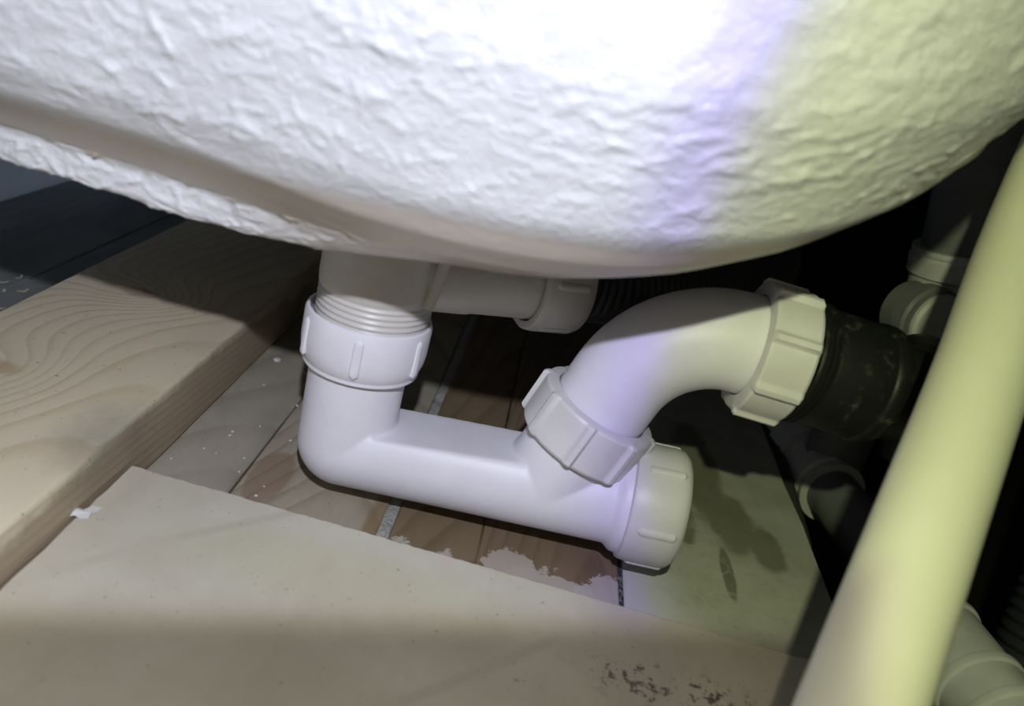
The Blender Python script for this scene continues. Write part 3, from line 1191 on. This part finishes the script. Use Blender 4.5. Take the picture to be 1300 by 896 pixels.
gr = empty('grey_tee_pipe', (0.245, 0.50, 0.10))
tag(gr, 'grey upright waste pipe with collar and round tee socket behind the cream pipe', 'pipe')
UA = Vector((-0.20, 0.0, 1)).normalized()
U0 = Vector((0.2390, 0.505, 0.136))
pipe_with_sockets(gr, 'upright_pipe', U0 + UA * 0.01, UA, 0.0235, 0.062, M_grey_shade)
pipe_with_sockets(gr, 'upper_socket', U0 + UA * 0.070, UA, 0.0275, 0.16, M_grey_shade)
socket(gr, U0 + UA * -0.012, UA, 0.0262, 0.030, M_grey, 'collar')
bm = bmesh.new()
lathe(bm, U0 - UA * 0.115, UA, [(0, 0), (0.0235, 0), (0.0235, 0.105), (0, 0.105)], 64, caps=False)
link('tee_body', mesh_of(bm), M_grey_shade, gr)
TA = Vector((0.38, -0.92, 0.05)).normalized()
TC = Vector((0.2235, 0.470, 0.1145)) - TA * 0.028
socket(gr, TC, TA, 0.0175, 0.026, M_grey_shade, 'tee_socket')
bm = bmesh.new()
lathe(bm, TC + TA * 0.025, TA, [(0, 0), (0.0178, 0), (0.0178, 0.003), (0.0160, 0.0045), (0, 0.005)], 64, caps=False)
link('blanking_plug', mesh_of(bm), M_grey, gr)

lowr = empty('grey_floor_pipe', (0.25, 0.45, -0.06))
tag(lowr, 'grey waste pipe with ringed sockets running low beside the floor edge', 'pipe')
D0, D1 = Vector((0.2120, 0.4750, -0.005)), Vector((0.2350, 0.3350, -0.005))
DA = (D1 - D0).normalized()
pipe_with_sockets(lowr, 'pipe_run', D0 - DA * 0.012, DA, 0.0160, 0.12, M_grey_shade)
socket(lowr, D0 - DA * 0.045, DA, 0.0188, 0.040, M_grey, 'upper_socket')
socket(lowr, D0 - DA * 0.088, DA, 0.0195, 0.046, M_grey, 'rear_socket')
socket(lowr, D0 + DA * 0.075, DA, 0.0180, 0.034, M_grey, 'middle_socket')
pipe_with_sockets(lowr, 'joint_pipe', D0 + DA * 0.104, DA, 0.0192, 0.20, M_grey)
for s_ in (0.116, 0.152, 0.172, 0.196):
    bm = bmesh.new()
    lathe(bm, D0 + DA * s_, DA, [(0.0190, 0), (0.0206, 0.001), (0.0210, 0.003), (0.0206, 0.005), (0.0190, 0.006)], 72, caps=False)
    link('seal_ring', mesh_of(bm), M_grey, lowr)
socket(lowr, D0 - DA * 0.030 + Vector((0.006, 0.0, 0.052)), (0, 0, -1), 0.0185, 0.040, M_grey_shade, 'branch_socket', beads=False)
bm = bmesh.new()
lathe(bm, D0 - DA * 0.086, -DA, [(0, 0), (0.0165, 0), (0.0165, 0.10), (0, 0.10)], 48, caps=False)
link('tail_pipe', mesh_of(bm), M_grey_shade, lowr)

# dark cable hugging the floor's broken edge
bm = bmesh.new()
sweep(bm, catmull([(0.1815, 0.62, -0.004), (0.1828, 0.55, -0.004), (0.1835, 0.50, -0.006), (0.1840, 0.45, -0.011), (0.1850, 0.41, -0.020), (0.1860, 0.36, -0.05),
                   (0.1870, 0.33, -0.09), (0.1870, 0.31, -0.139)], 8), 0.0042, 20)
cb = link('cable', mesh_of(bm), M_seal, None, angle=60)
tag(cb, 'thin dark cable along the edge of the stained floorboard', 'cable')


# ------------------------------------------------------------------ crumbs and shavings
def crumb_mesh(seed, s):
    r = random.Random(seed)
    bm = bmesh.new()
    bmesh.ops.create_icosphere(bm, subdivisions=1, radius=s)
    for v in bm.verts:
        v.co *= r.uniform(0.6, 1.25)
        v.co.z *= 0.55
    zmin = min(v.co.z for v in bm.verts)
    for v in bm.verts:
        v.co.z -= zmin
    me = mesh_of(bm)
    me.materials.append(M_crumb)
    return me


def put(name, me, loc, rz, label, cat, group):
    o = bpy.data.objects.new(name, me)
    o.location = loc
    o.rotation_euler = (0, 0, rz)
    COL.objects.link(o)
    return tag(o, label, cat, group)


big = crumb_mesh(1, 0.0023)
put('plaster_crumb', big, (-0.1318, 0.4550, 0), 0.3, 'larger pale plaster crumb on the floorboard beside the batten', 'debris', None)
put('plaster_crumb', crumb_mesh(9, 0.0014), (-0.1118, 0.4534, 0), 1.3, 'pale plaster crumb between the batten and the trap inlet nut', 'debris', None)
cm = [crumb_mesh(i + 20, 0.0006 + 0.00012 * i) for i in range(4)]
rr = random.Random(31)
for i in range(18):
    x = rr.uniform(-0.137, -0.092)
    y = rr.uniform(0.315, 0.455)
    put('plaster_crumb', cm[i % 4], (x, y, 0), rr.uniform(0, 6), 'tiny white plaster crumb on the dusty boards between batten and trap', 'debris',
        'plaster crumbs between batten and trap')


def shaving_mesh(seed):
    r = random.Random(seed)
    bm = bmesh.new()
    rings = []
    R_ = r.uniform(0.003, 0.006)
    n = 9
    for i in range(n):
        t = -0.6 + 1.2 * i / (n - 1)
        x, y = R_ * math.sin(t), R_ * (1 - math.cos(t))
        z = 0.0006 + 0.0007 * abs(math.sin(t * 2.0))
        w = 0.0006
        rings.append([(x, y - w, z), (x, y + w, z), (x, y + w, z + .0003), (x, y - w, z + .0003)])
    add_rings(bm, rings)
    me = mesh_of(bm)
    me.materials.append(M_shave)
    return me


sh = [shaving_mesh(i) for i in range(3)]
for i, (x, y, a) in enumerate(((-0.302, 0.463, 0.4), (-0.2935, 0.452, 2.0), (-0.286, 0.4585, 1.1), (-0.290, 0.438, 2.7), (-0.281, 0.430, 0.2),
                               (-0.299, 0.476, 1.7), (-0.275, 0.446, 0.9))):
    put('wood_shaving', sh[i % 3], (x, y, 0.0), a, 'curled wood shaving on the dark floorboard left of the batten', 'debris', 'wood shavings left of the batten')
